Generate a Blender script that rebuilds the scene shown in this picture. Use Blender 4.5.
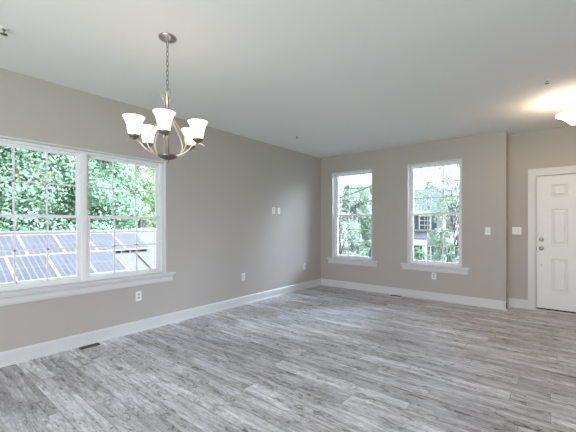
import bpy, bmesh, math, random
import numpy as np
from mathutils import Vector, Matrix

for o in list(bpy.data.objects):
    bpy.data.objects.remove(o)
scn = bpy.context.scene
COL = scn.collection
R = math.radians

# ------------------------------------------------------------------ camera
cam = bpy.data.cameras.new('camera')
cam.sensor_width = 36.0
cam.lens = 328.0 / 576.0 * 36.0
cam.shift_y = 8.5 / 576.0
cam.clip_start = 0.05
cam.clip_end = 400
co = bpy.data.objects.new('camera', cam)
COL.objects.link(co)
co.location = (0, 0, 1.305)
co.rotation_euler = (R(90), 0, R(39.06))
scn.camera = co

# ------------------------------------------------------------------ world, sun, lights, exposure
world = bpy.data.worlds.new('overcast_sky')
scn.world = world
world.use_nodes = True
wn = world.node_tree.nodes
bg = wn['Background']
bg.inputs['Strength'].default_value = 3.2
wl = world.node_tree.links
# overcast sky, brightest where the hidden sun stands (out over the street, to the right)
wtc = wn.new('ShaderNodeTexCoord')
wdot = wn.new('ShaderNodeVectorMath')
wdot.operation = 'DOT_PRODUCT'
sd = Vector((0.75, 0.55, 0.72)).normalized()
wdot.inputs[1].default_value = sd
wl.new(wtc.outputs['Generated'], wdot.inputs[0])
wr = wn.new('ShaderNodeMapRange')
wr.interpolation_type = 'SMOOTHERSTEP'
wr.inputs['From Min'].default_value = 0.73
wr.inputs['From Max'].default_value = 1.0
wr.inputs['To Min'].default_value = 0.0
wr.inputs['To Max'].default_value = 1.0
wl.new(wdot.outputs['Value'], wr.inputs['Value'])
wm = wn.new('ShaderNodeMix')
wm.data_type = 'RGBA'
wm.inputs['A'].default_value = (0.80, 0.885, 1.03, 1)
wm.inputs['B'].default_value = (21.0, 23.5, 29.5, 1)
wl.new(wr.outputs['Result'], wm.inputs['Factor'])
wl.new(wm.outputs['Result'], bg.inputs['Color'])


def area_light(name, loc, rot, sx, sy, energy, color):
    l = bpy.data.lights.new(name, 'AREA')
    l.shape = 'RECTANGLE'
    l.size, l.size_y = sx, sy
    l.energy = energy
    l.color = color
    o = bpy.data.objects.new(name, l)
    COL.objects.link(o)
    o.location = loc
    o.rotation_euler = rot
    return o


# added fill light at an unseen opening behind the camera, brightening the room
area_light('rear_fill_light', (-0.3, -2.15, 1.2), (R(127), 0, 0), 4.0, 2.2, 100, (1.0, 0.96, 0.945))

scn.view_settings.view_transform = 'Standard'
scn.view_settings.look = 'None'
scn.view_settings.exposure = 0.18
scn.view_settings.gamma = 1.0
scn.view_settings.use_curve_mapping = False

# ------------------------------------------------------------------ material helpers


def mat(name, color, rough=0.5, metal=0.0, spec=0.5, noise=0.0, nscale=8.0, bump=0.0, bscale=80.0, emit=None, estr=0.0):
    m = bpy.data.materials.new(name)
    m.use_nodes = True
    nt = m.node_tree
    b = nt.nodes['Principled BSDF']
    b.inputs['Base Color'].default_value = (*color, 1)
    b.inputs['Roughness'].default_value = rough
    b.inputs['Metallic'].default_value = metal
    b.inputs['Specular IOR Level'].default_value = spec
    if emit:
        b.inputs['Emission Color'].default_value = (*emit, 1)
        b.inputs['Emission Strength'].default_value = estr
    tc = None
    if noise or bump:
        tc = nt.nodes.new('ShaderNodeTexCoord')
    if noise:
        n = nt.nodes.new('ShaderNodeTexNoise')
        n.inputs['Scale'].default_value = nscale
        n.inputs['Detail'].default_value = 4
        nt.links.new(tc.outputs['Object'], n.inputs['Vector'])
        r = nt.nodes.new('ShaderNodeValToRGB')
        r.color_ramp.elements[0].position = 0.3
        r.color_ramp.elements[1].position = 0.7
        r.color_ramp.elements[0].color = (*[c * (1 - noise) for c in color], 1)
        r.color_ramp.elements[1].color = (*[min(1, c * (1 + noise)) for c in color], 1)
        nt.links.new(n.outputs['Fac'], r.inputs['Fac'])
        nt.links.new(r.outputs['Color'], b.inputs['Base Color'])
    if bump:
        n2 = nt.nodes.new('ShaderNodeTexNoise')
        n2.inputs['Scale'].default_value = bscale
        nt.links.new(tc.outputs['Object'], n2.inputs['Vector'])
        bp = nt.nodes.new('ShaderNodeBump')
        bp.inputs['Strength'].default_value = bump
        bp.inputs['Distance'].default_value = 0.002
        nt.links.new(n2.outputs['Fac'], bp.inputs['Height'])
        nt.links.new(bp.outputs['Normal'], b.inputs['Normal'])
    return m


def leaf_mat(name, c1, c2, trans=0.35):
    m = bpy.data.materials.new(name)
    m.use_nodes = True
    nt = m.node_tree
    nt.nodes.clear()
    out = nt.nodes.new('ShaderNodeOutputMaterial')
    geo = nt.nodes.new('ShaderNodeNewGeometry')
    r = nt.nodes.new('ShaderNodeValToRGB')
    r.color_ramp.elements[0].color = (*c1, 1)
    r.color_ramp.elements[1].color = (*c2, 1)
    nt.links.new(geo.outputs['Random Per Island'], r.inputs['Fac'])
    d = nt.nodes.new('ShaderNodeBsdfDiffuse')
    t = nt.nodes.new('ShaderNodeBsdfTranslucent')
    mx = nt.nodes.new('ShaderNodeMixShader')
    mx.inputs['Fac'].default_value = trans
    nt.links.new(r.outputs['Color'], d.inputs['Color'])
    nt.links.new(r.outputs['Color'], t.inputs['Color'])
    nt.links.new(d.outputs[0], mx.inputs[1])
    nt.links.new(t.outputs[0], mx.inputs[2])
    nt.links.new(mx.outputs[0], out.inputs['Surface'])
    return m


def glass_mat(name, haze=0.004, tint=(0.93, 0.97, 0.96)):
    m = bpy.data.materials.new(name)
    m.use_nodes = True
    nt = m.node_tree
    nt.nodes.clear()
    out = nt.nodes.new('ShaderNodeOutputMaterial')
    tr = nt.nodes.new('ShaderNodeBsdfTransparent')
    tr.inputs['Color'].default_value = (*tint, 1)
    gl = nt.nodes.new('ShaderNodeBsdfGlossy')
    gl.inputs['Roughness'].default_value = 0.01
    fr = nt.nodes.new('ShaderNodeFresnel')
    fr.inputs['IOR'].default_value = 1.55
    mx = nt.nodes.new('ShaderNodeMixShader')
    nt.links.new(fr.outputs[0], mx.inputs['Fac'])
    nt.links.new(tr.outputs[0], mx.inputs[1])
    nt.links.new(gl.outputs[0], mx.inputs[2])
    tl = nt.nodes.new('ShaderNodeBsdfTranslucent')       # faint veil imitating window glare, mixed into the glass
    tl.inputs['Color'].default_value = (0.92, 0.97, 1.0, 1)
    m2 = nt.nodes.new('ShaderNodeMixShader')
    m2.inputs['Fac'].default_value = haze
    nt.links.new(mx.outputs[0], m2.inputs[1])
    nt.links.new(tl.outputs[0], m2.inputs[2])
    nt.links.new(m2.outputs[0], out.inputs['Surface'])
    return m


def floor_mat():
    m = bpy.data.materials.new('weathered_oak_planks')
    m.use_nodes = True
    nt = m.node_tree
    N, L = nt.nodes, nt.links
    b = N['Principled BSDF']
    tc = N.new('ShaderNodeTexCoord')

    def mapped(scale, loc=(0, 0, 0)):
        mp = N.new('ShaderNodeMapping')
        mp.inputs['Scale'].default_value = scale
        mp.inputs['Location'].default_value = loc
        L.new(tc.outputs['Object'], mp.inputs['Vector'])
        return mp

    def ramp(p0, c0, p1, c1):
        r = N.new('ShaderNodeValToRGB')
        r.color_ramp.elements[0].position = p0
        r.color_ramp.elements[0].color = (*c0, 1)
        r.color_ramp.elements[1].position = p1
        r.color_ramp.elements[1].color = (*c1, 1)
        return r

    def mix(kind, fac=None):
        x = N.new('ShaderNodeMix')
        x.data_type = 'RGBA'
        x.blend_type = kind
        if fac is not None:
            x.inputs['Factor'].default_value = fac
        return x

    br = N.new('ShaderNodeTexBrick')
    br.offset = 0.0
    br.offset_frequency = 2
    br.inputs['Scale'].default_value = 1.0
    br.inputs['Brick Width'].default_value = 1.22
    br.inputs['Row Height'].default_value = 0.165
    br.inputs['Mortar Size'].default_value = 0.0016
    br.inputs['Mortar Smooth'].default_value = 0.2
    br.inputs['Color1'].default_value = (0, 0, 0, 1)
    br.inputs['Color2'].default_value = (1, 1, 1, 1)
    br.inputs['Mortar'].default_value = (0.5, 0.5, 0.5, 1)
    mp0 = mapped((1, 1, 1), (0.23, 0.05, 0))
    # every row of planks is shifted by its own amount, so end joints never line up
    sx = N.new('ShaderNodeSeparateXYZ')
    L.new(mp0.outputs[0], sx.inputs[0])

    def math_node(op, a, b):
        n = N.new('ShaderNodeMath')
        n.operation = op
        if hasattr(a, 'links'):
            L.new(a, n.inputs[0])
        else:
            n.inputs[0].default_value = a
        if b is not None:
            if hasattr(b, 'links'):
                L.new(b, n.inputs[1])
            else:
                n.inputs[1].default_value = b
        return n.outputs[0]
    row = math_node('FLOOR', math_node('DIVIDE', sx.outputs['Y'], 0.165), None)
    wn_ = N.new('ShaderNodeTexWhiteNoise')
    wn_.noise_dimensions = '1D'
    L.new(row, wn_.inputs['W'])
    cx = N.new('ShaderNodeCombineXYZ')
    L.new(math_node('ADD', sx.outputs['X'], math_node('MULTIPLY', wn_.outputs['Value'], 1.22)), cx.inputs['X'])
    L.new(sx.outputs['Y'], cx.inputs['Y'])
    L.new(cx.outputs[0], br.inputs['Vector'])
    # every plank gets its own cut of the grain
    sh = N.new('ShaderNodeVectorMath')
    sh.operation = 'MULTIPLY'
    sh.inputs[1].default_value = (7.3, 3.1, 0)
    L.new(br.outputs['Color'], sh.inputs[0])

    def grain(scale, detail, dist, rough=0.6):
        mp = mapped(scale)
        ad = N.new('ShaderNodeVectorMath')
        ad.operation = 'ADD'
        L.new(mp.outputs[0], ad.inputs[0])
        L.new(sh.outputs[0], ad.inputs[1])
        n = N.new('ShaderNodeTexNoise')
        n.inputs['Scale'].default_value = 1.0
        n.inputs['Detail'].default_value = detail
        n.inputs['Roughness'].default_value = rough
        n.inputs['Distortion'].default_value = dist
        L.new(ad.outputs[0], n.inputs['Vector'])
        return n
    g1 = grain((1.5, 24, 1), 8, 0.8, 0.66)
    g2 = grain((16.0, 75, 1), 5, 0.6, 0.7)
    g3 = grain((1.6, 6.5, 1), 4, 0.6)
    g4 = grain((9.0, 26, 1), 5, 1.2, 0.72)
    base = ramp(0.33, (0.42, 0.412, 0.436), 0.61, (0.82, 0.82, 0.865))
    L.new(g1.outputs['Fac'], base.inputs['Fac'])
    plank = ramp(0.0, (0.80, 0.79, 0.80), 1.0, (1.16, 1.16, 1.16))
    L.new(br.outputs['Color'], plank.inputs['Fac'])
    m1 = mix('MULTIPLY', 1.0)
    L.new(base.outputs['Color'], m1.inputs['A'])
    L.new(plank.outputs['Color'], m1.inputs['B'])
    fine = ramp(0.36, (0.60, 0.59, 0.59), 0.58, (1.06, 1.06, 1.06))
    L.new(g2.outputs['Fac'], fine.inputs['Fac'])
    m2 = mix('MULTIPLY', 0.75)
    L.new(m1.outputs['Result'], m2.inputs['A'])
    L.new(fine.outputs['Color'], m2.inputs['B'])
    patch = ramp(0.42, (0.86, 0.84, 0.83), 0.6, (1.1, 1.1, 1.1))
    L.new(g3.outputs['Fac'], patch.inputs['Fac'])
    m3 = mix('MULTIPLY', 1.0)
    L.new(m2.outputs['Result'], m3.inputs['A'])
    L.new(patch.outputs['Color'], m3.inputs['B'])
    speck = ramp(0.38, (0.34, 0.325, 0.33), 0.48, (1.0, 1.0, 1.0))       # dark weathered flecks, gathered in patches
    L.new(g4.outputs['Fac'], speck.inputs['Fac'])
    where = ramp(0.44, (1, 1, 1), 0.60, (0.15, 0.15, 0.15))
    L.new(g3.outputs['Fac'], where.inputs['Fac'])
    m5 = mix('MULTIPLY')
    L.new(where.outputs['Color'], m5.inputs['Factor'])
    L.new(m3.outputs['Result'], m5.inputs['A'])
    L.new(speck.outputs['Color'], m5.inputs['B'])
    m4 = mix('MIX')
    L.new(br.outputs['Fac'], m4.inputs['Factor'])
    L.new(m5.outputs['Result'], m4.inputs['A'])
    m4.inputs['B'].default_value = (0.20, 0.19, 0.185, 1)
    L.new(m4.outputs['Result'], b.inputs['Base Color'])
    b.inputs['Roughness'].default_value = 0.50
    b.inputs['Specular IOR Level'].default_value = 0.5
    bp = N.new('ShaderNodeBump')
    bp.inputs['Strength'].default_value = 0.15
    bp.inputs['Distance'].default_value = 0.002
    L.new(g2.outputs['Fac'], bp.inputs['Height'])
    L.new(bp.outputs['Normal'], b.inputs['Normal'])
    return m


def panel_mat():
    """solar cells: blue silicon cells with pale ribbons between"""
    m = bpy.data.materials.new('solar_cells')
    m.use_nodes = True
    nt = m.node_tree
    N, L = nt.nodes, nt.links
    b = N['Principled BSDF']
    tc = N.new('ShaderNodeTexCoord')
    br = N.new('ShaderNodeTexBrick')
    br.offset = 0.0
    br.inputs['Scale'].default_value = 1.0
    br.inputs['Brick Width'].default_value = 0.141
    br.inputs['Row Height'].default_value = 0.646
    br.inputs['Mortar Size'].default_value = 0.010
    br.inputs['Color1'].default_value = (0.034, 0.031, 0.035, 1)
    br.inputs['Color2'].default_value = (0.038, 0.034, 0.039, 1)
    br.inputs['Mortar'].default_value = (0.07, 0.065, 0.068, 1)
    L.new(tc.outputs['Object'], br.inputs['Vector'])
    L.new(br.outputs['Color'], b.inputs['Base Color'])
    b.inputs['Roughness'].default_value = 0.35
    b.inputs['Specular IOR Level'].default_value = 0.13
    return m


def siding_mat(name, c, pitch=0.13):
    m = mat(name, c, 0.7)
    nt = m.node_tree
    N, L = nt.nodes, nt.links
    tc = N.new('ShaderNodeTexCoord')
    w = N.new('ShaderNodeTexWave')
    w.bands_direction = 'Z'
    w.wave_profile = 'SAW'
    w.inputs['Scale'].default_value = 0.314 / pitch
    L.new(tc.outputs['Object'], w.inputs['Vector'])
    bp = N.new('ShaderNodeBump')
    bp.inputs['Strength'].default_value = 0.7
    bp.inputs['Distance'].default_value = 0.02
    L.new(w.outputs['Fac'], bp.inputs['Height'])
    L.new(bp.outputs['Normal'], N['Principled BSDF'].inputs['Normal'])
    return m


M = {
    'wall': mat('greige_wall_paint', (0.485, 0.455, 0.428), 0.75, spec=0.25, bump=0.08, bscale=260),
    'ceiling': mat('ceiling_paint', (0.80, 0.80, 0.795), 0.9, spec=0.1, bump=0.1, bscale=300),
    'trim': mat('white_trim_paint', (0.69, 0.69, 0.69), 0.35, noise=0.01),
    'door': mat('white_door_paint', (0.80, 0.80, 0.795), 0.38, noise=0.01),
    'vinyl': mat('white_vinyl', (0.86, 0.87, 0.89), 0.4, noise=0.01),
    'plate': mat('white_plastic', (0.84, 0.84, 0.83), 0.35, noise=0.01),
    'recept': mat('receptacle_plastic', (0.62, 0.62, 0.61), 0.4, noise=0.01),
    'slot': mat('dark_slot', (0.03, 0.03, 0.03), 0.6, noise=0.05),
    'nickel': mat('brushed_nickel', (0.46, 0.44, 0.42), 0.30, 1.0, noise=0.06, nscale=40),
    'pale_metal': mat('satin_champagne_metal', (0.72, 0.66, 0.58), 0.36, 1.0, noise=0.05, nscale=40),
    'dark_nickel': mat('aged_nickel', (0.26, 0.235, 0.21), 0.34, 1.0, noise=0.08, nscale=40),
    'shade': mat('frosted_shade', (0.90, 0.86, 0.80), 0.4, emit=(1.0, 0.80, 0.60), estr=1.7, noise=0.01),
    'bowl': mat('lit_alabaster', (0.90, 0.86, 0.78), 0.4, emit=(1.0, 0.71, 0.45), estr=17.0, noise=0.02),
    'register': mat('brown_register', (0.10, 0.075, 0.055), 0.5, 0.3, noise=0.1),
    'black': mat('black_gap', (0.012, 0.011, 0.010), 0.8, noise=0.05),
    'bronze': mat('dark_bronze', (0.07, 0.06, 0.05), 0.4, 0.8, noise=0.05),
    'glass': glass_mat('window_glass'),
    'floor': floor_mat(),
    'cells': panel_mat(),
    'alu': mat('aluminium_frame', (0.16, 0.155, 0.16), 0.5, 0.2, noise=0.03),
    'shingle': mat('grey_shingles', (0.042, 0.037, 0.037), 0.9, noise=0.18, nscale=9),
    'shingle2': mat('blue_grey_shingles', (0.042, 0.043, 0.048), 0.9, noise=0.12, nscale=7),
    'siding': siding_mat('white_siding', (0.30, 0.305, 0.315)),
    'siding2': siding_mat('grey_siding', (0.25, 0.25, 0.26)),
    'ext_glass': mat('dim_window_glass', (0.03, 0.035, 0.04), 0.08, noise=0.05),
    'shutter': mat('slate_shutter', (0.045, 0.05, 0.06), 0.6, noise=0.06),
    'grass': mat('lawn', (0.07, 0.11, 0.05), 0.95, noise=0.3, nscale=1.2),
    'asphalt': mat('pale_road', (0.10, 0.10, 0.105), 0.9, noise=0.1, nscale=3),
    'bark': mat('grey_bark', (0.10, 0.088, 0.078), 0.9, noise=0.3, nscale=10),
    'wire': mat('wire_sheath', (0.05, 0.05, 0.055), 0.6, noise=0.05),
    'leaf_blue': leaf_mat('bluish_leaves', (0.100, 0.165, 0.100), (0.175, 0.255, 0.155)),
    'leaf_mid': leaf_mat('mid_green_leaves', (0.105, 0.168, 0.085), (0.180, 0.258, 0.138)),
    'leaf_pale': leaf_mat('pale_leaves', (0.150, 0.215, 0.095), (0.240, 0.300, 0.160)),
    'leaf_mint': leaf_mat('minty_leaves', (0.150, 0.210, 0.140), (0.240, 0.300, 0.215)),
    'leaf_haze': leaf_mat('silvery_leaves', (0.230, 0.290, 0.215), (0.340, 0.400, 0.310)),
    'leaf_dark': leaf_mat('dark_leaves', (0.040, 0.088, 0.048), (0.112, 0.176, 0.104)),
}

# ------------------------------------------------------------------ mesh helpers


def box(bm, x0, x1, y0, y1, z0, z1, mi=0, rot=None, bev=0.0):
    vs = [bm.verts.new((x, y, z)) for x in (x0, x1) for y in (y0, y1) for z in (z0, z1)]
    idx = [(0, 1, 3, 2), (4, 6, 7, 5), (0, 4, 5, 1), (2, 3, 7, 6), (0, 2, 6, 4), (1, 5, 7, 3)]
    fs = [bm.faces.new([vs[i] for i in f]) for f in idx]
    for f in fs:
        f.material_index = mi
    if rot is not None:
        bmesh.ops.transform(bm, matrix=rot, verts=vs)
    if bev:
        es = list({e for f in fs for e in f.edges})
        r = bmesh.ops.bevel(bm, geom=es, offset=bev, segments=2, affect='EDGES', profile=0.5)
        for f in r['faces']:
            f.material_index = mi
    return vs


def lathe(bm, prof, seg=28, center=(0, 0, 0), rot=None, mi=0):
    rings, allv = [], []
    for (r, z) in prof:
        if r < 1e-5:
            v = bm.verts.new((0, 0, z))
            rings.append([v])
            allv.append(v)
        else:
            ring = [bm.verts.new((r * math.cos(2 * math.pi * k / seg), r * math.sin(2 * math.pi * k / seg), z)) for k in range(seg)]
            rings.append(ring)
            allv += ring
    for a, b in zip(rings, rings[1:]):
        for k in range(seg):
            k2 = (k + 1) % seg
            if len(a) == 1 and len(b) == 1:
                continue
            if len(a) == 1:
                f = bm.faces.new((a[0], b[k2], b[k]))
            elif len(b) == 1:
                f = bm.faces.new((a[k], a[k2], b[0]))
            else:
                f = bm.faces.new((a[k], a[k2], b[k2], b[k]))
            f.smooth = True
            f.material_index = mi
    mtx = Matrix.Translation(center)
    if rot is not None:
        mtx = mtx @ rot
    bmesh.ops.transform(bm, matrix=mtx, verts=allv)
    return allv


def smooth_path(pts, n=8):
    P = [Vector(p) for p in pts]
    out = []
    for i in range(len(P) - 1):
        p0 = P[max(0, i - 1)]
        p1, p2 = P[i], P[i + 1]
        p3 = P[min(len(P) - 1, i + 2)]
        for k in range(n):
            t = k / n
            out.append(0.5 * ((2 * p1) + (p2 - p0) * t + (2 * p0 - 5 * p1 + 4 * p2 - p3) * t * t + (3 * p1 - p0 - 3 * p2 + p3) * t ** 3))
    out.append(P[-1])
    return out


def tube(bm, pts, rad, seg=8, closed=False, flat=1.0, side=None):
    pts = [Vector(p) for p in pts]
    n = len(pts)
    if not hasattr(rad, '__len__'):
        rad = [rad] * n
    elif len(rad) != n:
        rad = list(np.interp(np.linspace(0, 1, n), np.linspace(0, 1, len(rad)), rad))
    rings = []
    up = side
    for i, p in enumerate(pts):
        if closed:
            t = (pts[(i + 1) % n] - pts[i - 1]).normalized()
        else:
            t = (pts[min(n - 1, i + 1)] - pts[max(0, i - 1)]).normalized()
        if up is None:
            up = Vector((0, 0, 1)) if abs(t.z) < 0.9 else Vector((1, 0, 0))
        a = (up - t * up.dot(t)).normalized()
        b = t.cross(a)
        up = a
        rings.append([bm.verts.new(p + (a * math.cos(2 * math.pi * k / seg) + b * flat * math.sin(2 * math.pi * k / seg)) * rad[i]) for k in range(seg)])
    m = n if closed else n - 1
    for i in range(m):
        r0, r1 = rings[i], rings[(i + 1) % n]
        for k in range(seg):
            f = bm.faces.new((r0[k], r0[(k + 1) % seg], r1[(k + 1) % seg], r1[k]))
            f.smooth = True
    if not closed:
        bm.faces.new(rings[0][::-1])
        bm.faces.new(rings[-1])


def obj(name, bm, mats, parent=None, loc=(0, 0, 0), rotz=0.0):
    me = bpy.data.meshes.new(name)
    bmesh.ops.recalc_face_normals(bm, faces=bm.faces)
    bm.to_mesh(me)
    bm.free()
    if not isinstance(mats, (list, tuple)):
        mats = [mats]
    for m in mats:
        me.materials.append(m)
    o = bpy.data.objects.new(name, me)
    COL.objects.link(o)
    if parent is not None:
        o.parent = parent
    o.location = loc
    o.rotation_euler = (0, 0, rotz)
    return o


def bobj(name, mats, parent, *boxes, bev=0.0, **kw):
    bm = bmesh.new()
    for b in boxes:
        box(bm, *b, bev=bev)
    return obj(name, bm, mats, parent, **kw)


def tag(o, label, cat, group=None, kind=None):
    if label:
        o['label'] = label
    if cat:
        o['category'] = cat
    if group:
        o['group'] = group
    if kind:
        o['kind'] = kind
    return o


def empty(name, loc, rotz=0.0):
    o = bpy.data.objects.new(name, None)
    COL.objects.link(o)
    o.location = loc
    o.rotation_euler = (0, 0, rotz)
    o.empty_display_size = 0.1
    return o


def struct(name, bm, m):
    o = obj(name, bm, m)
    o['kind'] = 'structure'
    return o


def copy_tree(o, parent=None):
    c = o.copy()
    COL.objects.link(c)
    c.parent = parent
    for ch in list(o.children):
        copy_tree(ch, c)
    return c


# ------------------------------------------------------------------ room shell
LX, FY, EY, RX, BY, CH = -3.94, 5.98, 6.29, 2.2, -2.0, 2.74
XS = -0.57                       # where the far wall steps back to the entry wall


def wall_cells(bm, axis, u0, u1, t0, t1, z0, z1, holes):
    """wall running along an axis between u0 and u1, with rectangular holes (ua, ub, za, zb)"""
    us = sorted({u0, u1, *[h[0] for h in holes], *[h[1] for h in holes]})
    zs = sorted({z0, z1, *[h[2] for h in holes], *[h[3] for h in holes]})
    for a, b in zip(us, us[1:]):
        for c, d in zip(zs, zs[1:]):
            uc, zc = (a + b) / 2, (c + d) / 2
            if any(h[0] < uc < h[1] and h[2] < zc < h[3] for h in holes):
                continue
            if axis == 'x':
                box(bm, a, b, t0, t1, c, d)
            else:
                box(bm, t0, t1, a, b, c, d)
    bmesh.ops.remove_doubles(bm, verts=bm.verts, dist=1e-5)


bm = bmesh.new()
box(bm, LX - 0.22, RX + 0.2, BY - 0.2, EY + 0.2, -0.12, 0)
struct('floor', bm, M['floor'])
bm = bmesh.new()
box(bm, LX - 0.22, RX + 0.2, BY - 0.2, EY + 0.2, CH, CH + 0.25)
struct('ceiling', bm, M['ceiling'])

WL = (0.46, 2.324, 0.655, 2.12)          # left window hole: y0, y1, z0, z1
WA = (-3.646, -2.745, 0.585, 2.39)       # far windows: x0, x1, z0, z1
WB = (-2.064, -1.178, 0.585, 2.39)
DR = (-0.225, 0.72, 0.0, 2.062)          # entry door hole
bm = bmesh.new()
wall_cells(bm, 'y', BY - 0.2, FY, LX - 0.22, LX, 0, CH, [WL])
struct('wall_left', bm, M['wall'])
bm = bmesh.new()
wall_cells(bm, 'x', LX - 0.22, XS, FY, FY + 0.2, 0, CH, [WA, WB])
box(bm, XS - 0.14, XS, FY + 0.2, EY + 0.2, 0, CH)
struct('wall_far', bm, M['wall'])
bm = bmesh.new()
wall_cells(bm, 'x', XS, RX + 0.2, EY, EY + 0.2, 0, CH, [DR])
struct('wall_entry', bm, M['wall'])
bm = bmesh.new()
box(bm, RX, RX + 0.2, BY - 0.2, EY, 0, CH)
struct('wall_right', bm, M['wall'])
bm = bmesh.new()
wall_cells(bm, 'x', LX, RX, BY - 0.2, BY, 0, CH, [(-2.35, 1.75, 0, 2.35)])  # unseen opening, added to let the rear fill light in
struct('wall_back', bm, M['wall'])


def base_run(bm, p0, p1, nrm, h=0.135, t=0.016):
    """baseboard with eased top and a shoe moulding, from p0 to p1, projecting along nrm"""
    p0, p1, n = Vector((*p0, 0)), Vector((*p1, 0)), Vector((*nrm, 0))
    prof = [(0, 0), (0.026, 0), (0.026, 0.008), (0.021, 0.017), (t, 0.020), (t, h - 0.018), (t - 0.006, h - 0.006), (0.006, h), (0, h)]
    r0 = [bm.verts.new(p0 + n * a + Vector((0, 0, z))) for a, z in prof]
    r1 = [bm.verts.new(p1 + n * a + Vector((0, 0, z))) for a, z in prof]
    k = len(prof)
    for i in range(k):
        bm.faces.new((r0[i], r0[(i + 1) % k], r1[(i + 1) % k], r1[i]))
    bm.faces.new(r0)
    bm.faces.new(r1[::-1])


def baseboard(name, *runs):
    bm = bmesh.new()
    for r in runs:
        base_run(bm, *r)
    return struct(name, bm, M['trim'])


baseboard('baseboard_left', ((LX, BY), (LX, FY), (1, 0)))
baseboard('baseboard_far', ((LX + 0.016, FY), (XS + 0.016, FY), (0, -1)), ((XS, FY - 0.016), (XS, EY), (1, 0)))
baseboard('baseboard_entry', ((XS + 0.016, EY), (-0.315, EY), (0, -1)), ((0.81, EY), (RX, EY), (0, -1)))
baseboard('baseboard_right', ((RX, BY), (RX, EY), (-1, 0)))

# ------------------------------------------------------------------ windows


def build_window(name, origin, rotz, width, z0, z1, cols, rows, units, stool_ext=0.115):
    """local x runs along the wall (0..width), local -y points into the room, y = 0 is the wall face.
    One mesh frame in the wall, sashes, panes, grilles, liner, stool and apron as its children."""
    h = z1 - z0
    fw = 0.030                        # frame width
    bm = bmesh.new()
    f0, f1 = 0.085, 0.175
    box(bm, 0.008, fw, f0, f1, 0, h)
    box(bm, width - fw, width - 0.008, f0, f1, 0, h)
    box(bm, fw, width - fw, f0, f1, h - 0.034, h - 0.006)
    box(bm, fw, width - fw, f0, f1, 0.012, 0.034)
    uw = (width - 2 * fw) / units
    for i in range(1, units):
        c = fw + i * uw
        box(bm, c - 0.024, c + 0.024, f0 - 0.006, f1, 0, h - 0.034)
    root = obj(name, bm, M['vinyl'])
    root.location = origin
    root.rotation_euler = (0, 0, rotz)
    root['kind'] = 'structure'
    # liner boards round the opening
    bobj('window_liner', M['trim'], root, (-0.002, 0.010, -0.004, f0 + 0.01, 0, h), (width - 0.010, width + 0.002, -0.004, f0 + 0.01, 0, h),
         (0.010, width - 0.010, -0.004, f0 + 0.01, h - 0.010, h + 0.002))
    # stool (inner sill) and apron
    bobj('window_stool', M['trim'], root, (-stool_ext, width + stool_ext, -0.055, -0.001, -0.002, 0.022), (0.010, width - 0.010, -0.001, f0 + 0.01, -0.002, 0.022), bev=0.004)
    bm = bmesh.new()
    ax0, ax1 = -stool_ext + 0.025, width + stool_ext - 0.025
    prof = [(0, -0.002), (-0.030, -0.002), (-0.030, -0.018), (-0.020, -0.034), (-0.020, -0.075), (-0.012, -0.098), (0, -0.098)]
    r0 = [bm.verts.new((ax0 + (0.0 if y > -0.025 else -0.008), y, z)) for y, z in prof]
    r1 = [bm.verts.new((ax1 + (0.0 if y > -0.025 else 0.008), y, z)) for y, z in prof]
    for i in range(len(prof)):
        j = (i + 1) % len(prof)
        bm.faces.new((r0[i], r0[j], r1[j], r1[i]))
    bm.faces.new(r0)
    bm.faces.new(r1[::-1])
    obj('window_apron', bm, M['trim'], root)
    zb, zt = 0.034, h - 0.034
    zm = (zb + zt) / 2
    for u in range(units):
        ua = fw + u * uw + (0.024 if u > 0 else 0)
        ub = fw + (u + 1) * uw - (0.024 if u < units - 1 else 0)
        for which in ('lower', 'upper'):
            if which == 'lower':
                y0, y1, s0, s1, bot, top = 0.095, 0.125, zb, zm + 0.018, 0.042, 0.032
                st = 0.040
            else:
                y0, y1, s0, s1, bot, top = 0.132, 0.162, zm - 0.014, zt, 0.032, 0.032
                st = 0.034
            bm = bmesh.new()
            box(bm, ua, ua + st, y0, y1, s0, s1)
            box(bm, ub - st, ub, y0, y1, s0, s1)
            box(bm, ua + st, ub - st, y0, y1, s0, s0 + bot)
            box(bm, ua + st, ub - st, y0, y1, s1 - top, s1)
            sash = obj(which + '_sash', bm, M['vinyl'], root)
            ga, gb, gc, gd = ua + st, ub - st, s0 + bot, s1 - top
            ym = (y0 + y1) / 2
            bobj('glass_pane', M['glass'], sash, (ga, gb, ym - 0.002, ym + 0.002, gc, gd))
            bm = bmesh.new()
            for c in range(1, cols):
                x = ga + (gb - ga) * c / cols
                box(bm, x - 0.008, x + 0.008, ym - 0.010, ym - 0.003, gc, gd)
            for r in range(1, rows):
                z = gc + (gd - gc) * r / rows
                box(bm, ga, gb, ym - 0.010, ym - 0.003, z - 0.008, z + 0.008)
            obj('grille', bm, M['vinyl'], sash)
            if which == 'lower':
                xm = (ua + ub) / 2
                bobj('sash_lock', M['vinyl'], sash, (xm - 0.03, xm + 0.03, y0 + 0.004, y1 - 0.002, s1, s1 + 0.012), bev=0.003)
    return root


w1 = build_window('window_1', (LX, WL[0], WL[2]), R(90), WL[1] - WL[0], WL[2], WL[3], 3, 2, 2)
w2 = build_window('window_2', (WA[0], FY, WA[2]), 0, WA[1] - WA[0], WA[2], WA[3], 3, 3, 1)
w3 = build_window('window_3', (WB[0], FY, WB[2]), 0, WB[1] - WB[0], WB[2], WB[3], 3, 3, 1)
w1['label'] = 'wide white double window in the left wall looking onto solar panels'
w2['label'] = 'white sash window nearer the corner in the far wall'
w3['label'] = 'white sash window nearer the entry door in the far wall'

# ------------------------------------------------------------------ entry door
DX0, DX1 = -0.21, 0.705
bm = bmesh.new()
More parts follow.
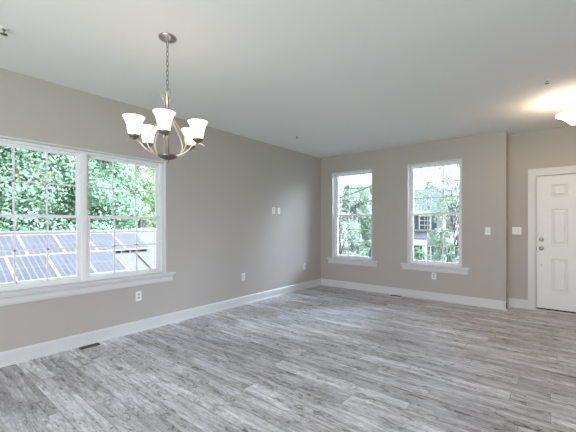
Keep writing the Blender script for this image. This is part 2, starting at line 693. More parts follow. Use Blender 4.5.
# casing with a stepped profile, jamb and stop
for (a, b, c, d) in ((-0.315, -0.228, 0, 2.155), (0.723, 0.81, 0, 2.155), (-0.228, 0.723, 2.064, 2.155)):
    box(bm, a, b, EY - 0.016, EY, c, d)
box(bm, -0.315, -0.290, EY - 0.022, EY - 0.016, 0, 2.155)
box(bm, 0.785, 0.81, EY - 0.022, EY - 0.016, 0, 2.155)
box(bm, -0.290, 0.785, EY - 0.022, EY - 0.016, 2.130, 2.155)
box(bm, -0.232, DX0 - 0.004, EY - 0.016, EY + 0.17, 0, 2.064)
box(bm, DX1 + 0.004, 0.727, EY - 0.016, EY + 0.17, 0, 2.064)
box(bm, DX0 - 0.004, DX1 + 0.004, EY - 0.016, EY + 0.17, 2.046, 2.064)
box(bm, DX0 - 0.006, DX0 + 0.014, EY + 0.0645, EY + 0.10, 0, 2.046)
box(bm, DX1 - 0.014, DX1 + 0.006, EY + 0.0645, EY + 0.10, 0, 2.046)
box(bm, DX0, DX1, EY + 0.0645, EY + 0.10, 2.028, 2.048)
dtrim = struct('trim_1', bm, M['trim'])
dtrim['label'] = 'white casing round the entry door'

YD0, YD1 = EY + 0.020, EY + 0.064


def panel_door():
    bm = bmesh.new()
    px = [(-0.031, 0.157), (0.338, 0.526)]
    pz = [(0.306, 0.789), (1.006, 1.537), (1.728, 1.903)]
    holes = [(a, b, c, d) for (a, b) in px for (c, d) in pz]
    wall_cells(bm, 'x', DX0, DX1, YD0, YD1, 0.036, 2.042, holes)
    for (a, b, c, d) in holes:
        # moulded recess sloping in, then raised field
        def ring(i, y):
            return [bm.verts.new(v) for v in ((a + i, y, c + i), (b - i, y, c + i), (b - i, y, d - i), (a + i, y, d - i))]
        rs = [ring(0, YD0), ring(0.010, YD0 + 0.012), ring(0.020, YD0 + 0.013), ring(0.042, YD0 + 0.003)]
        for r0, r1 in zip(rs, rs[1:]):
            for k in range(4):
                bm.faces.new((r0[k], r0[(k + 1) % 4], r1[(k + 1) % 4], r1[k]))
        bm.faces.new(rs[-1])
        back = ring(0, YD1 - 0.004)
        bm.faces.new(back)
    return bm


door = struct('door_1', panel_door(), M['door'])
door['label'] = 'white six panel entry door with nickel knob and deadbolt'
Rx90 = Matrix.Rotation(R(90), 4, 'X')
bm = bmesh.new()
lathe(bm, [(0, 0), (0.032, 0), (0.032, 0.006), (0.014, 0.010), (0.011, 0.028), (0.020, 0.034), (0.027, 0.044), (0.027, 0.054), (0.018, 0.063), (0, 0.065)], 24, (-0.152, YD0, 0.941), Rx90)
obj('door_knob', bm, M['nickel'], door)
bm = bmesh.new()
lathe(bm, [(0, 0), (0.031, 0), (0.031, 0.010), (0.024, 0.018), (0, 0.019)], 24, (-0.152, YD0, 1.077), Rx90)
box(bm, -0.158, -0.146, YD0 - 0.034, YD0 - 0.016, 1.058, 1.096, bev=0.003)
obj('deadbolt', bm, M['nickel'], door)
bobj('latch_plate', M['dark_nickel'], door, (DX0 - 0.006, DX0 + 0.002, YD0 - 0.003, YD0 + 0.02, 0.905, 0.965))
bm = bmesh.new()
lathe(bm, [(0, 0), (0.006, 0), (0.006, 0.003), (0, 0.004)], 10, (-0.149, YD0, 0.69), Rx90)
obj('screw', bm, M['dark_nickel'], door)  # added disc standing for a small dark mark of unknown cause
bobj('door_gap_shade', M['black'], door, (DX0, DX1, YD0 + 0.004, YD1 - 0.004, 0.0145, 0.0365))  # black strip painted in as the shaded gap line under the door
bm = bmesh.new()
box(bm, DX0 - 0.004, DX1 + 0.004, EY - 0.012, EY + 0.16, 0.0, 0.014, bev=0.003)
th = struct('trim_2', bm, M['trim'])
th['label'] = 'pale threshold strip under the entry door'

# ------------------------------------------------------------------ wall plates (local: x along wall, -y into the room)


def outlet(loc, rotz, label, group=None):
    r = tag(empty('power_outlet', loc, rotz), label, 'outlet', group)
    bobj('cover_plate', M['plate'], r, (-0.037, 0.037, -0.006, 0, -0.059, 0.059), bev=0.002)
    for dz in (-0.021, 0.021):
        bm = bmesh.new()
        box(bm, -0.0165, 0.0165, -0.0085, -0.005, dz - 0.0145, dz + 0.0145, bev=0.0015)
        box(bm, -0.0075, -0.0050, -0.0089, -0.0080, dz - 0.002, dz + 0.008, 1)
        box(bm, 0.0050, 0.0075, -0.0089, -0.0080, dz - 0.002, dz + 0.008, 1)
        box(bm, -0.0025, 0.0025, -0.0089, -0.0080, dz - 0.0105, dz - 0.006, 1)
        obj('receptacle', bm, [M['recept'], M['slot']], r)
    bm = bmesh.new()
    lathe(bm, [(0, 0), (0.003, 0), (0.003, 0.001), (0, 0.0015)], 10, (0, -0.006, 0), Rx90)
    obj('screw', bm, M['nickel'], r)
    return r


outlet((LX, 1.959, 0.432), R(90), 'white power outlet below the right end of the wide double window')
outlet((LX, 3.695, 0.452), R(90), 'white power outlet low on the left wall between the double window and corner outlet')
outlet((LX, 5.38, 0.456), R(90), 'white power outlet low on left wall, closest to the room corner')
outlet((-1.61, FY, 0.417), 0, 'white power outlet under the far wall window nearer the entry door')
outlet((LX, 4.439, 1.558), R(90), 'white power outlet high on left wall beside a smaller jack plate')

r = tag(empty('jack_plate', (LX, 4.585, 1.557), R(90)), 'smaller white cable jack plate high on left wall, right of the high outlet', 'jack plate')
bobj('cover_plate', M['plate'], r, (-0.035, 0.035, -0.006, 0, -0.057, 0.057), bev=0.002)
bm = bmesh.new()
lathe(bm, [(0, 0), (0.0085, 0), (0.0085, 0.004), (0.005, 0.004), (0.005, 0.012), (0.002, 0.012), (0, 0.006)], 12, (0, -0.006, 0), Rx90)
obj('jack', bm, M['nickel'], r)


def switch(loc, gangs, label):
    w = 0.037 + 0.023 * (gangs - 1)
    r = tag(empty('light_switch', loc, 0), label, 'light switch')
    bobj('cover_plate', M['plate'], r, (-w, w, -0.006, 0, -0.059, 0.059), bev=0.002)
    for g in range(gangs):
        x = (g - (gangs - 1) / 2) * 0.046
        bm = bmesh.new()
        box(bm, x - 0.0055, x + 0.0055, -0.0075, -0.005, -0.0125, 0.0125)
        box(bm, x - 0.004, x + 0.004, -0.019, -0.006, 0.000, 0.011, bev=0.0015)
        obj('toggle', bm, M['recept'], r)
    for g in range(gangs):
        x = (g - (gangs - 1) / 2) * 0.046
        for dz in (-0.03, 0.03):
            bm = bmesh.new()
            lathe(bm, [(0, 0), (0.003, 0), (0.003, 0.001), (0, 0.0015)], 8, (x, -0.006, dz), Rx90)
            obj('screw', bm, M['nickel'], r)
    return r


switch((-0.81, FY, 1.203), 1, 'single white light switch on the far wall right of its windows')
switch((-0.459, EY, 1.206), 2, 'double white light switch on the set-back wall beside the entry door')

# ------------------------------------------------------------------ floor registers and sprinklers


def register(loc, rotz, label):
    r = tag(empty('floor_vent', loc, rotz), label, 'floor vent', None)
    bm = bmesh.new()
    L, W = 0.095, 0.038
    box(bm, -L, L, -W, -W + 0.012, 0.0005, 0.006)
    box(bm, -L, L, W - 0.012, W, 0.0005, 0.006)
    box(bm, -L, -L + 0.014, -W + 0.012, W - 0.012, 0.0005, 0.006)
    box(bm, L - 0.014, L, -W + 0.012, W - 0.012, 0.0005, 0.006)
    obj('frame', bm, M['register'], r)
    bm = bmesh.new()
    for k in range(15):
        x = -L + 0.024 + k * (2 * L - 0.048) / 14
        box(bm, x - 0.003, x + 0.003, -W + 0.012, W - 0.012, 0.001, 0.005)
    obj('louvre', bm, M['register'], r)
    bobj('duct_opening', M['black'], r, (-L + 0.014, L - 0.014, -W + 0.012, W - 0.012, 0.0003, 0.0015))
    return r


register((-3.862, 1.39, 0), R(90), 'dark floor vent against the left wall under the double window')
register((-2.25, 5.90, 0), 0, 'dark floor vent along the far wall between its two windows')


def sprinkler(loc, label, s=1.0):
    r = tag(empty('fire_sprinkler', loc, 0), label, 'fire sprinkler', None)
    bm = bmesh.new()
    lathe(bm, [(0, 0), (0.030 * s, 0), (0.030 * s, -0.003), (0.020 * s, -0.008), (0.011 * s, -0.009), (0, -0.009)], 20)
    obj('escutcheon', bm, M['plate'], r)
    bm = bmesh.new()
    lathe(bm, [(0.010 * s, -0.008), (0.010 * s, -0.020 * s), (0.006 * s, -0.022 * s), (0, -0.022 * s)], 12)
    for sx in (-1, 1):
        tube(bm, smooth_path([(sx * 0.008 * s, 0, -0.020 * s), (sx * 0.014 * s, 0, -0.030 * s), (sx * 0.004 * s, 0, -0.044 * s)], 4), 0.0028 * s, 6)
    obj('frame', bm, M['dark_nickel'], r)
    bm = bmesh.new()
    lathe(bm, [(0, -0.043 * s), (0.006 * s, -0.044 * s), (0.022 * s, -0.045 * s), (0.022 * s, -0.048 * s), (0, -0.049 * s)], 16)
    obj('deflector', bm, M['dark_nickel'], r)
    return r


sprinkler((-3.12, 0.553, CH), 'small fire sprinkler on the ceiling in the top left corner')
sprinkler((-0.055, 4.15, CH), 'small fire sprinkler on the ceiling in front of the foyer light', 0.8)
sprinkler((-3.22, 4.198, CH), 'small fire sprinkler on the ceiling near the far left corner', 0.9)

# ------------------------------------------------------------------ chandelier
ch = tag(empty('chandelier', (-2.304, 1.372, CH)), 'brushed nickel chandelier with five lit white glass shades hanging by a chain', 'chandelier')
HZ = CH


def zz(z):
    return z - HZ


bm = bmesh.new()
lathe(bm, [(0, 0), (0.066, 0), (0.066, -0.004), (0.060, -0.012), (0.044, -0.022), (0.022, -0.028), (0.010, -0.030), (0.008, -0.040), (0, -0.042)], 32)
tube(bm, [(0.012 * math.cos(t), 0, -0.048 + 0.012 * math.sin(t)) for t in np.linspace(0, 2 * math.pi, 14, endpoint=False)], 0.0022, 6, True)
obj('ceiling_canopy', bm, M['nickel'], ch)
bm = bmesh.new()
z, k = zz(2.686), 0
while z > zz(2.352):
    pts = []
    for t in np.linspace(0, 2 * math.pi, 16, endpoint=False):
        x, y = 0.0085 * math.cos(t), 0.0155 * math.sin(t)
        y += 0.006 * (1 if math.sin(t) > 0.2 else -1 if math.sin(t) < -0.2 else 0)
        pts.append((x, 0, z + y) if k % 2 else (0, x, z + y))
    tube(bm, pts, 0.0024, 6, True)
    z -= 0.0365
    k += 1
obj('chain', bm, M['dark_nickel'], ch)
bm = bmesh.new()
tube(bm, [(0.021 * math.cos(t), 0.014 * math.cos(t), zz(2.322) + 0.027 * math.sin(t)) for t in np.linspace(0, 2 * math.pi, 20, endpoint=False)], 0.003, 8, True)
obj('hanging_ring', bm, M['nickel'], ch)
bm = bmesh.new()
lathe(bm, [(0, zz(1.835)), (0.016, zz(1.835)), (0.013, zz(1.86)), (0.011, zz(1.90)), (0.011, zz(2.16)), (0.015, zz(2.175)), (0.011, zz(2.19)), (0.009, zz(2.27)), (0.012, zz(2.28)), (0.005, zz(2.295)), (0, zz(2.298))], 20)
obj('stem', bm, M['dark_nickel'], ch)
bm = bmesh.new()
lathe(bm, [(0, zz(1.772)), (0.007, zz(1.776)), (0.010, zz(1.784)), (0.006, zz(1.794)), (0.014, zz(1.799)), (0.045, zz(1.808)), (0.068, zz(1.822)), (0.074, zz(1.832)), (0.068, zz(1.838)), (0.03, zz(1.844)), (0, zz(1.846))], 32)
obj('hub', bm, M['dark_nickel'], ch)
for i in range(5):
    a = R(-36 + (0, 72, 136, 224, 288)[i])
    ca, sa = math.cos(a), math.sin(a)

    def P(r_, z_):
        return Vector((r_ * ca, r_ * sa, zz(z_)))
    tang = Vector((-sa, ca, 0))
    bm = bmesh.new()
    tube(bm, smooth_path([P(0.03, 1.838), P(0.085, 1.835), P(0.15, 1.862), P(0.195, 1.908), P(0.236, 1.924), P(0.272, 1.916), P(0.292, 1.898)], 6), [0.0075, 0.0085, 0.0085, 0.0075, 0.0075, 0.007, 0.004], 8, side=tang, flat=0.75)
    obj('arm', bm, M['pale_metal'], ch)
    bm = bmesh.new()
    tube(bm, smooth_path([P(0.054, 2.298), P(0.036, 2.268), P(0.019, 2.215), P(0.026, 2.17), P(0.062, 2.09), P(0.122, 2.00), P(0.147, 1.935), P(0.135, 1.885), P(0.105, 1.848)], 6), [0.003, 0.007, 0.009, 0.009, 0.009, 0.009, 0.008, 0.008, 0.006], 8, side=tang, flat=0.55)
    obj('scroll', bm, M['pale_metal'], ch)
    bm = bmesh.new()
    lathe(bm, [(0, 1.921), (0.012, 1.921), (0.014, 1.930), (0.030, 1.940), (0.040, 1.952), (0.040, 1.957), (0.032, 1.960), (0, 1.960)], 24, (0.236 * ca, 0.236 * sa, -HZ))
    obj('socket_cup', bm, M['dark_nickel'], ch)
    bm = bmesh.new()
    outer = [(0.020, 1.958), (0.033, 1.959), (0.040, 1.970), (0.044, 1.990), (0.047, 2.015), (0.053, 2.042), (0.062, 2.066), (0.075, 2.086)]
    inner = [(r_ - 0.003, z_ + 0.002) for r_, z_ in outer[::-1]]
    lathe(bm, outer + [(0.0755, 2.0885)] + inner, 32, (0.236 * ca, 0.236 * sa, -HZ))
    s = obj('lamp_shade', bm, M['shade'], ch)
    s['label'] = 'lit white bell glass shade'

# ------------------------------------------------------------------ foyer ceiling light
FL = (0.195, 4.955, CH)
fl = tag(empty('ceiling_light', FL), 'semi flush ceiling light with a lit flared alabaster bowl by the entry door', 'ceiling light')
bm = bmesh.new()
lathe(bm, [(0, 0), (0.066, 0), (0.066, -0.006), (0.056, -0.018), (0.030, -0.028), (0.014, -0.032), (0, -0.032)], 28)
obj('ceiling_canopy', bm, M['nickel'], fl)
bm = bmesh.new()
lathe(bm, [(0, -0.030), (0.009, -0.030), (0.009, -0.288), (0.012, -0.296), (0, -0.296)], 14)
obj('stem', bm, M['nickel'], fl)
bm = bmesh.new()
outer = [(0.010, -0.302), (0.030, -0.298), (0.052, -0.284), (0.082, -0.252), (0.115, -0.220), (0.150, -0.195), (0.184, -0.178)]
inner = [(max(0.008, r_ - 0.002), z_ + 0.006) for r_, z_ in outer[::-1]]
lathe(bm, outer + inner, 40)
obj('glass_bowl', bm, M['bowl'], fl)
bm = bmesh.new()
lathe(bm, [(0, -0.336), (0.008, -0.332), (0.012, -0.322), (0.007, -0.314), (0.018, -0.306), (0.018, -0.303), (0, -0.301)], 16)
obj('finial', bm, M['nickel'], fl)
for k in range(3):
    a = R(20 + 120 * k)
    ca, sa = math.cos(a), math.sin(a)
    bm = bmesh.new()
    tube(bm, smooth_path([(0.012 * ca, 0.012 * sa, -0.05), (0.05 * ca, 0.05 * sa, -0.075), (0.06 * ca, 0.06 * sa, -0.10), (0.03 * ca, 0.03 * sa, -0.125), (0.009 * ca, 0.009 * sa, -0.145)], 5), 0.004, 6)
    obj('scroll', bm, M['nickel'], fl)
pl = bpy.data.lights.new('ceiling_light_bulb', 'POINT')
pl.energy = 9
pl.color = (1.0, 0.80, 0.60)
pl.shadow_soft_size = 0.05
po = bpy.data.objects.new('ceiling_light_bulb', pl)
COL.objects.link(po)
po.parent = fl
po.location = (0.04, -0.04, -0.215)

# ------------------------------------------------------------------ outdoors: ground
bm = bmesh.new()
box(bm, -90, 60, -60, 110, -3.3, -3.0)
g = tag(obj('ground', bm, M['grass']), None, None, kind='structure')
bm = bmesh.new()
box(bm, -40, 30, 17.5, 23.5, -3.0, -2.96)
g = tag(obj('street', bm, M['asphalt']), None, None, kind='structure')

# ------------------------------------------------------------------ outdoors: neighbour roof with solar panels
RS, RC = 0.45, -4.705
ang = math.atan(RS)


def roofz(x):
    return RC - RS * x


nh = tag(empty('neighbor_house', (-12.75, 5.0, -3.0)), 'low neighbouring house seen from above with solar panels on its grey shingled roof', 'house')
ox, oy, oz = -12.75, 5.0, -3.0
bm = bmesh.new()
for (xa, xb) in ((-8.0, -12.75), (-12.75, -15.0)):
    za = roofz(xa) if xa > -12.76 else None
    pts = []
    for x in (xa, xb):
        z = roofz(x) if x >= -12.75 else roofz(-12.75) - RS * (-12.75 - x)
        pts.append((x, z))
    (x0, z0), (x1, z1) = pts
    v = [bm.verts.new((x - ox, y - oy, z - oz + d)) for d in (0, -0.15) for (x, z) in ((x0, z0), (x1, z1)) for y in (-9.0, 16.0)]
    for f in ((0, 1, 3, 2), (4, 6, 7, 5), (0, 4, 5, 1), (2, 3, 7, 6), (0, 2, 6, 4), (1, 5, 7, 3)):
        bm.faces.new([v[i] for i in f])
obj('roof', bm, M['shingle'], nh)
bobj('wall', M['siding2'], nh, (-14.7 - ox, -8.4 - ox, -8.6 - oy, 15.6 - oy, 0.0, roofz(-8.0) - oz - 0.1))
zr = roofz(-12.75)
bm = bmesh.new()
tube(bm, [(0, -14, zr - oz + 0.01), (0, 11, zr - oz + 0.01)], 0.07, 8)
obj('ridge_cap', bm, M['shingle'], nh)
# pale pipe run lying on the roof slope, and a short one near the ridge
bm = bmesh.new()
tube(bm, [(-11.12 - ox, 5.46 - oy, roofz(-11.12) - oz + 0.03), (-9.2 - ox, 5.5 - oy, roofz(-9.2) - oz + 0.03)], 0.03, 8)
obj('roof_pipe', bm, M['alu'], nh)
bm = bmesh.new()
tube(bm, [(-12.7 - ox, 5.13 - oy, roofz(-12.7) - oz + 0.03), (-12.35 - ox, 5.12 - oy, roofz(-12.35) - oz + 0.03)], 0.025, 8)
obj('roof_pipe', bm, M['alu'], nh)

PW, PL = 0.868, 1.29


def make_panel():
    r = empty('solar_panel', (0, 0, 0))
    # local x along the eave, local y up the slope
    bm = bmesh.new()
    w, l, t = PW / 2, PL, 0.04
    box(bm, -w, -w + 0.022, 0, l, 0.11, 0.11 + t)
    box(bm, w - 0.022, w, 0, l, 0.11, 0.11 + t)
    box(bm, -w + 0.022, w - 0.022, 0, 0.022, 0.11, 0.11 + t)
    box(bm, -w + 0.022, w - 0.022, l - 0.022, l, 0.11, 0.11 + t)
    for sx in (-0.3, 0.3):
        box(bm, sx - 0.02, sx + 0.02, 0.02, l - 0.02, 0.0, 0.11)
    obj('frame', bm, M['alu'], r)
    bobj('cell_sheet', M['cells'], r, (-w + 0.022, w - 0.022, 0.022, l - 0.022, 0.12, 0.11 + t - 0.004))
    return r


proto = make_panel()
ordn = ['first', 'second', 'third', 'fourth', 'fifth', 'sixth', 'seventh', 'eighth']
first = True
for row, (xb, yend, n, nm) in enumerate(((-11.20, 6.02, 8, 'upper'), (-10.01, 4.65, 6, 'lower'))):
    for k in range(n):
        o = proto if first else copy_tree(proto)
        first = False
        yc = yend - (k + 0.5) * 0.885
        o.location = (xb, yc, roofz(xb))
        o.rotation_euler = (ang, 0, R(90))
        where = 'rightmost panel of the %s row' % nm if k == 0 else '%s panel from the right in the %s row' % (ordn[k], nm)
        tag(o, 'blue solar panel on the low roof, %s' % where, 'solar panel', 'solar panels on the low roof')

# ------------------------------------------------------------------ trees


def foliage(name, rng, clumps, leaves_per, leaf, m, parent=None, flat=0.85):
    """leaf quads scattered over many rounded clumps; clumps = [(x, y, z, radius)]"""
    c = np.array(clumps)
    n = len(c) * leaves_per
    idx = np.repeat(np.arange(len(c)), leaves_per)
    d = rng.normal(size=(n, 3))
    d /= np.linalg.norm(d, axis=1)[:, None]
    rad = c[idx, 3] * (rng.random(n) ** 0.22)
    p = c[idx, :3] + d * rad[:, None] * np.array([1, 1, flat])
    nrm = d + rng.normal(size=(n, 3)) * 0.38 + np.array([0, 0, 0.35])
    nrm /= np.linalg.norm(nrm, axis=1)[:, None]
    t = np.cross(nrm, rng.normal(size=(n, 3)))
    t /= np.linalg.norm(t, axis=1)[:, None]
    b = np.cross(nrm, t)
    s = leaf * (0.6 + 0.8 * rng.random(n))[:, None]
    v = np.stack([p - t * s, p + b * s * 0.55, p + t * s, p - b * s * 0.55], axis=1).reshape(-1, 3)
    me = bpy.data.meshes.new(name)
    me.vertices.add(len(v))
    me.vertices.foreach_set('co', v.astype(np.float32).ravel())
    me.loops.add(4 * n)
    me.loops.foreach_set('vertex_index', np.arange(4 * n, dtype=np.int32))
    me.polygons.add(n)
    me.polygons.foreach_set('loop_start', np.arange(0, 4 * n, 4, dtype=np.int32))
    me.update(calc_edges=True)
    me.materials.append(m)
    o = bpy.data.objects.new(name, me)
    COL.objects.link(o)
    o.parent = parent
    return o


def tree(name, seed, x, y, height, crown_r, m, label, leaf=0.16, nclump=46, per=190, crown_lo=0.25, lean=0.0, clr=0.34, tsc=1.0, ground=-3.0, group=None):
    rng = np.random.default_rng(seed)
    t = tag(empty(name, (x, y, ground)), label, 'tree' if 'shrub' not in name else 'shrub', group)
    cz0, cz1 = height * crown_lo, height
    cl = []
    for _ in range(nclump):
        u = rng.random()
        z = cz0 + (cz1 - cz0) * u
        k = math.sqrt(max(0.05, 1 - (2 * u - 0.9) ** 2 * 0.8))
        a = rng.random() * 2 * math.pi
        rr = crown_r * k * (0.35 + 0.65 * rng.random() ** 0.6)
        cl.append((rr * math.cos(a) + lean * z, rr * math.sin(a), z, crown_r * clr * (0.6 + 0.7 * rng.random())))
    bm = bmesh.new()
    tr = max(0.05, height * 0.018) * tsc
    top = height * 0.8
    tube(bm, smooth_path([(0, 0, -0.1), (rng.normal() * 0.1 + lean * height * 0.2, rng.normal() * 0.1, height * 0.3), (rng.normal() * 0.2 + lean * height * 0.5, rng.normal() * 0.2, height * 0.55), (lean * top, 0, top)], 4), [tr * 1.2, tr, tr * 0.7, tr * 0.15], 8)
    for (cx, cy, cz, cr) in cl[::2]:
        zb = max(height * 0.18, cz * 0.62)
        tube(bm, smooth_path([(lean * zb, 0, zb), (cx * 0.4 + rng.normal() * 0.1, cy * 0.4, zb + (cz - zb) * 0.6), (cx, cy, cz)], 3), [tr * 0.45, tr * 0.28, tr * 0.10], 5)
    obj('trunk', bm, M['bark'], t)
    foliage('foliage', rng, cl, per, leaf, m, t)
    return t


G1 = 'trees behind the solar roof'
T = [
    (-29.5, 2.4, 12.0, 3.6, 'leaf_mid', 'shaded rear tree filling the gap between the leftmost bluish trees'),
    (-30.0, 14.5, 8.2, 3.2, 'leaf_mid', 'distant green tree behind the white shed'),
    # x, y, height, crown radius, material, label
    (-19.0, 1.2, 10.5, 3.2, 'leaf_blue', 'tall bluish green tree behind the solar roof, leftmost in the double window'),
    (-18.5, 5.0, 11.0, 3.3, 'leaf_blue', 'dense bluish green tree behind the middle of the left window unit'),
    (-20.5, 7.4, 11.5, 2.6, 'leaf_mid', 'tall green tree behind the mullion of the double window'),
    (-24.5, -0.5, 12.5, 4.0, 'leaf_mid', 'green back row tree at the far left of the double window'),
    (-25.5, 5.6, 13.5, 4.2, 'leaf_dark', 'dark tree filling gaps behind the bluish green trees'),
    (-27.0, 9.0, 12.5, 3.4, 'leaf_mid', 'tall back row tree left of the pale airy tree'),
    (-20.5, 10.2, 9.8, 2.4, 'leaf_pale', 'pale yellow green airy tree in the right unit of the double window'),
]
for i, (x, y, h, cr, mk, lab) in enumerate(T):
    airy = mk == 'leaf_pale'
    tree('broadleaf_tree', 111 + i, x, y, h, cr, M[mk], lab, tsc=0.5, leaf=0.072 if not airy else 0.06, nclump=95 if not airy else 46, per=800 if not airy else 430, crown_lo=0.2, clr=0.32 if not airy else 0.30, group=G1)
tree('slender_tree', 31, -22.5, 12.6, 9.0, 1.8, M['leaf_pale'], 'thin pale tree with sky showing through, at the right edge of the double window', leaf=0.11, nclump=30, per=70, crown_lo=0.25, clr=0.3, group=G1)
# low hedge below the crowns
rng = np.random.default_rng(5)
cl = [(rng.normal() * 0.4, yy, 1.6 + rng.random() * 2.6, 0.75) for yy in np.linspace(-7.5, 2.2, 48)]
hd = tag(empty('hedge', (-18.0, 5.5, -3.0)), 'dense hedge line low behind the ridge of the solar roof', 'hedge')
foliage('foliage', rng, cl, 600, 0.065, M['leaf_blue'], hd)
bm = bmesh.new()
for yy in np.linspace(-6, 2.0, 9):
    tube(bm, [(0, yy, -0.1), (0.05, yy, 1.2), (0.1, yy + 0.1, 2.6)], [0.06, 0.04, 0.02], 6)
obj('stem', bm, M['bark'], hd)

# white shed beyond the ridge
sh = tag(empty('garden_shed', (-17.6, 8.7, -3.0)), 'white shed peeking over the ridge of the solar roof', 'shed')
bobj('wall', M['siding'], sh, (-1.0, 1.0, -1.2, 1.5, 0, 3.8))
bm = bmesh.new()
v = [bm.verts.new(p) for p in ((-1.15, -1.35, 3.8), (1.15, -1.35, 3.8), (0, -1.35, 4.1), (-1.15, 1.65, 3.8), (1.15, 1.65, 3.8), (0, 1.65, 4.1))]
for f in ((0, 1, 2), (3, 5, 4), (0, 2, 5, 3), (1, 4, 5, 2), (0, 3, 4, 1)):
    bm.faces.new([v[i] for i in f])
obj('roof', bm, M['siding2'], sh)
bobj('window', M['ext_glass'], sh, (1.0, 1.02, 0.35, 0.8, 3.2, 3.72))

# ------------------------------------------------------------------ house across the street
hx0, hx1, hy0, hy1 = -14.1, -7.3, 29.5, 37.0
hs = tag(empty('street_house', (hx0, hy0, -3.0)), 'white sided house with slate shutters and a blue grey roof across the street', 'house')
W, D = hx1 - hx0, hy1 - hy0
bobj('wall', M['siding'], hs, (0, W, 0, D, 0, 5.5))
bm = bmesh.new()
e, rz, ez = 0.35, 7.75, 5.45
v = [bm.verts.new(p) for p in ((-e, -e, ez), (W + e, -e, ez), (W + e, D / 2, rz), (-e, D / 2, rz), (W + e, D + e, ez), (-e, D + e, ez),
                               (-e, -e, ez - 0.2), (W + e, -e, ez - 0.2), (W + e, D + e, ez - 0.2), (-e, D + e, ez - 0.2))]
for f in ((0, 1, 2, 3), (3, 2, 4, 5), (0, 6, 7, 1), (4, 8, 9, 5), (1, 7, 8, 4, 2), (0, 3, 5, 9, 6), (6, 9, 8, 7)):
    bm.faces.new([v[i] for i in f])
obj('roof', bm, M['shingle2'], hs)
bobj('fascia', M['vinyl'], hs, (-e - 0.02, W + e + 0.02, -e - 0.05, -e, ez - 0.22, ez + 0.02))
for (cx, cz) in ((1.2, 4.45), (1.2, 1.75), (5.43, 4.45), (5.43, 1.85)):
    wf = bobj('window', M['vinyl'], hs, (cx - 0.5, cx + 0.5, -0.05, 0.0, cz - 0.65, cz + 0.65))
    bm = bmesh.new()
    for i in range(2):
        for j in range(3):
            xa = cx - 0.43 + i * 0.44
            za = cz - 0.58 + j * 0.395
            box(bm, xa, xa + 0.40, -0.065, -0.045, za, za + 0.355)
    obj('pane', bm, M['ext_glass'], wf)
    for sgn in (-1, 1):
        bm = bmesh.new()
        xa = cx + sgn * 0.74
        box(bm, xa - 0.20, xa + 0.20, -0.05, 0.0, cz - 0.68, cz + 0.68)
        for q in range(14):
            zq = cz - 0.60 + q * 0.088
            box(bm, xa - 0.15, xa + 0.15, -0.06, -0.045, zq, zq + 0.05)
        obj('shutter', bm, M['shutter'], hs)
# porch roof, posts
bm = bmesh.new()
v = [bm.verts.new(p) for p in ((2.6, -1.6, 3.15), (6.0, -1.6, 3.15), (6.0, 0, 3.72), (2.6, 0, 3.72), (2.6, -1.6, 2.9), (6.0, -1.6, 2.9), (6.0, 0, 2.9), (2.6, 0, 2.9))]
for f in ((0, 1, 2, 3), (4, 7, 6, 5), (0, 4, 5, 1), (1, 5, 6, 2), (3, 2, 6, 7), (0, 3, 7, 4)):
    bm.faces.new([v[i] for i in f])
obj('porch_roof', bm, M['shingle2'], hs)
bobj('porch_beam', M['vinyl'], hs, (2.6, 6.0, -1.65, -1.6, 2.62, 3.05))
for px_ in (2.8, 5.8):
    bobj('porch_post', M['vinyl'], hs, (px_ - 0.12, px_ + 0.12, -1.58, -1.34, 0.0, 2.9))
bobj('porch_floor', M['asphalt'], hs, (2.6, 6.0, -1.65, 0, 0, 0.35))

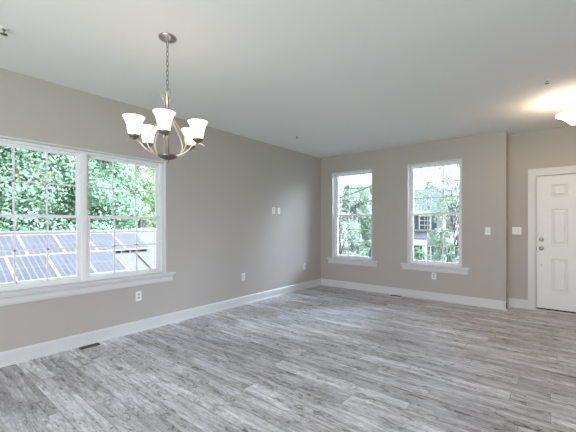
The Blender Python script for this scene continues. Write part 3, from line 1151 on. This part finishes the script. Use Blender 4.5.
# trees and shrubs on the street side
G2 = 'trees on the street side'
tree('broadleaf_tree', 51, -12.2, 23.3, 7.3, 1.5, M['leaf_mint'], 'leafy green tree in the middle of the far window nearer the corner', leaf=0.075, nclump=66, per=330, crown_lo=0.1, clr=0.36, tsc=0.6, group=G2)
tree('slender_tree', 52, -10.06, 17.5, 8.6, 1.3, M['leaf_mint'], 'thin branched tree with few leaves at the left of the corner window', tsc=0.5, leaf=0.06, nclump=26, per=50, crown_lo=0.3, clr=0.38, group=G2)
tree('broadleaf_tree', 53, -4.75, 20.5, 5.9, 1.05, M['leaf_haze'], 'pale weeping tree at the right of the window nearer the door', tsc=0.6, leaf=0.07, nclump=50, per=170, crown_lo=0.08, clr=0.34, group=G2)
tree('broadleaf_tree', 54, -6.0, 26.0, 6.6, 0.85, M['leaf_pale'], 'yellow green tree beside the blue grey roof across the street', leaf=0.08, nclump=40, per=200, crown_lo=0.15, clr=0.36, group=G2)
tree('slender_tree', 55, -2.55, 14.0, 7.7, 1.5, M['leaf_mint'], 'thin twiggy tree whose branches cross the sky above the blue grey roof', leaf=0.05, nclump=64, per=34, crown_lo=0.62, lean=-0.13, clr=0.25, tsc=0.4, group=G2)
tree('leafy_shrub', 56, -8.55, 27.0, 2.35, 0.62, M['leaf_mid'], 'bright green shrub in front of the porch across the street', leaf=0.07, nclump=18, per=150, crown_lo=0.15, clr=0.42)
tree('broadleaf_tree', 57, -17.6, 37.0, 9.0, 2.6, M['leaf_mid'], 'green tree standing behind and left of the street house', leaf=0.11, nclump=46, per=200, crown_lo=0.15, group=G2)
tree('broadleaf_tree', 58, -12.6, 43.0, 9.2, 2.2, M['leaf_mid'], 'green tree rising behind the blue grey roof ridge', leaf=0.11, nclump=46, per=160, crown_lo=0.2, group=G2)
tree('leafy_shrub', 59, -10.9, 19.6, 2.1, 1.1, M['leaf_mint'], 'low grey green shrub at the bottom of the corner window', leaf=0.07, nclump=30, per=200, crown_lo=0.1, clr=0.4)
tree('leafy_shrub', 60, -4.3, 18.0, 1.5, 0.6, M['leaf_mint'], 'low pale shrub at bottom right of the window nearer the door', leaf=0.06, nclump=16, per=150, crown_lo=0.1, clr=0.42)

# overhead service wire running from the front of this building out over the street
bm = bmesh.new()
p0, p1 = Vector((-2.43, 6.22, 2.24)), Vector((-15.5, 24.0, 3.55))
pts = [p0.lerp(p1, t) - Vector((0, 0, 0.5 * 4 * t * (1 - t) * 0.4)) for t in np.linspace(0, 1, 20)]
tube(bm, pts, 0.022, 6)
tag(obj('overhead_wire', bm, M['wire']), 'dark overhead wire crossing the sky in the corner window', 'wire')
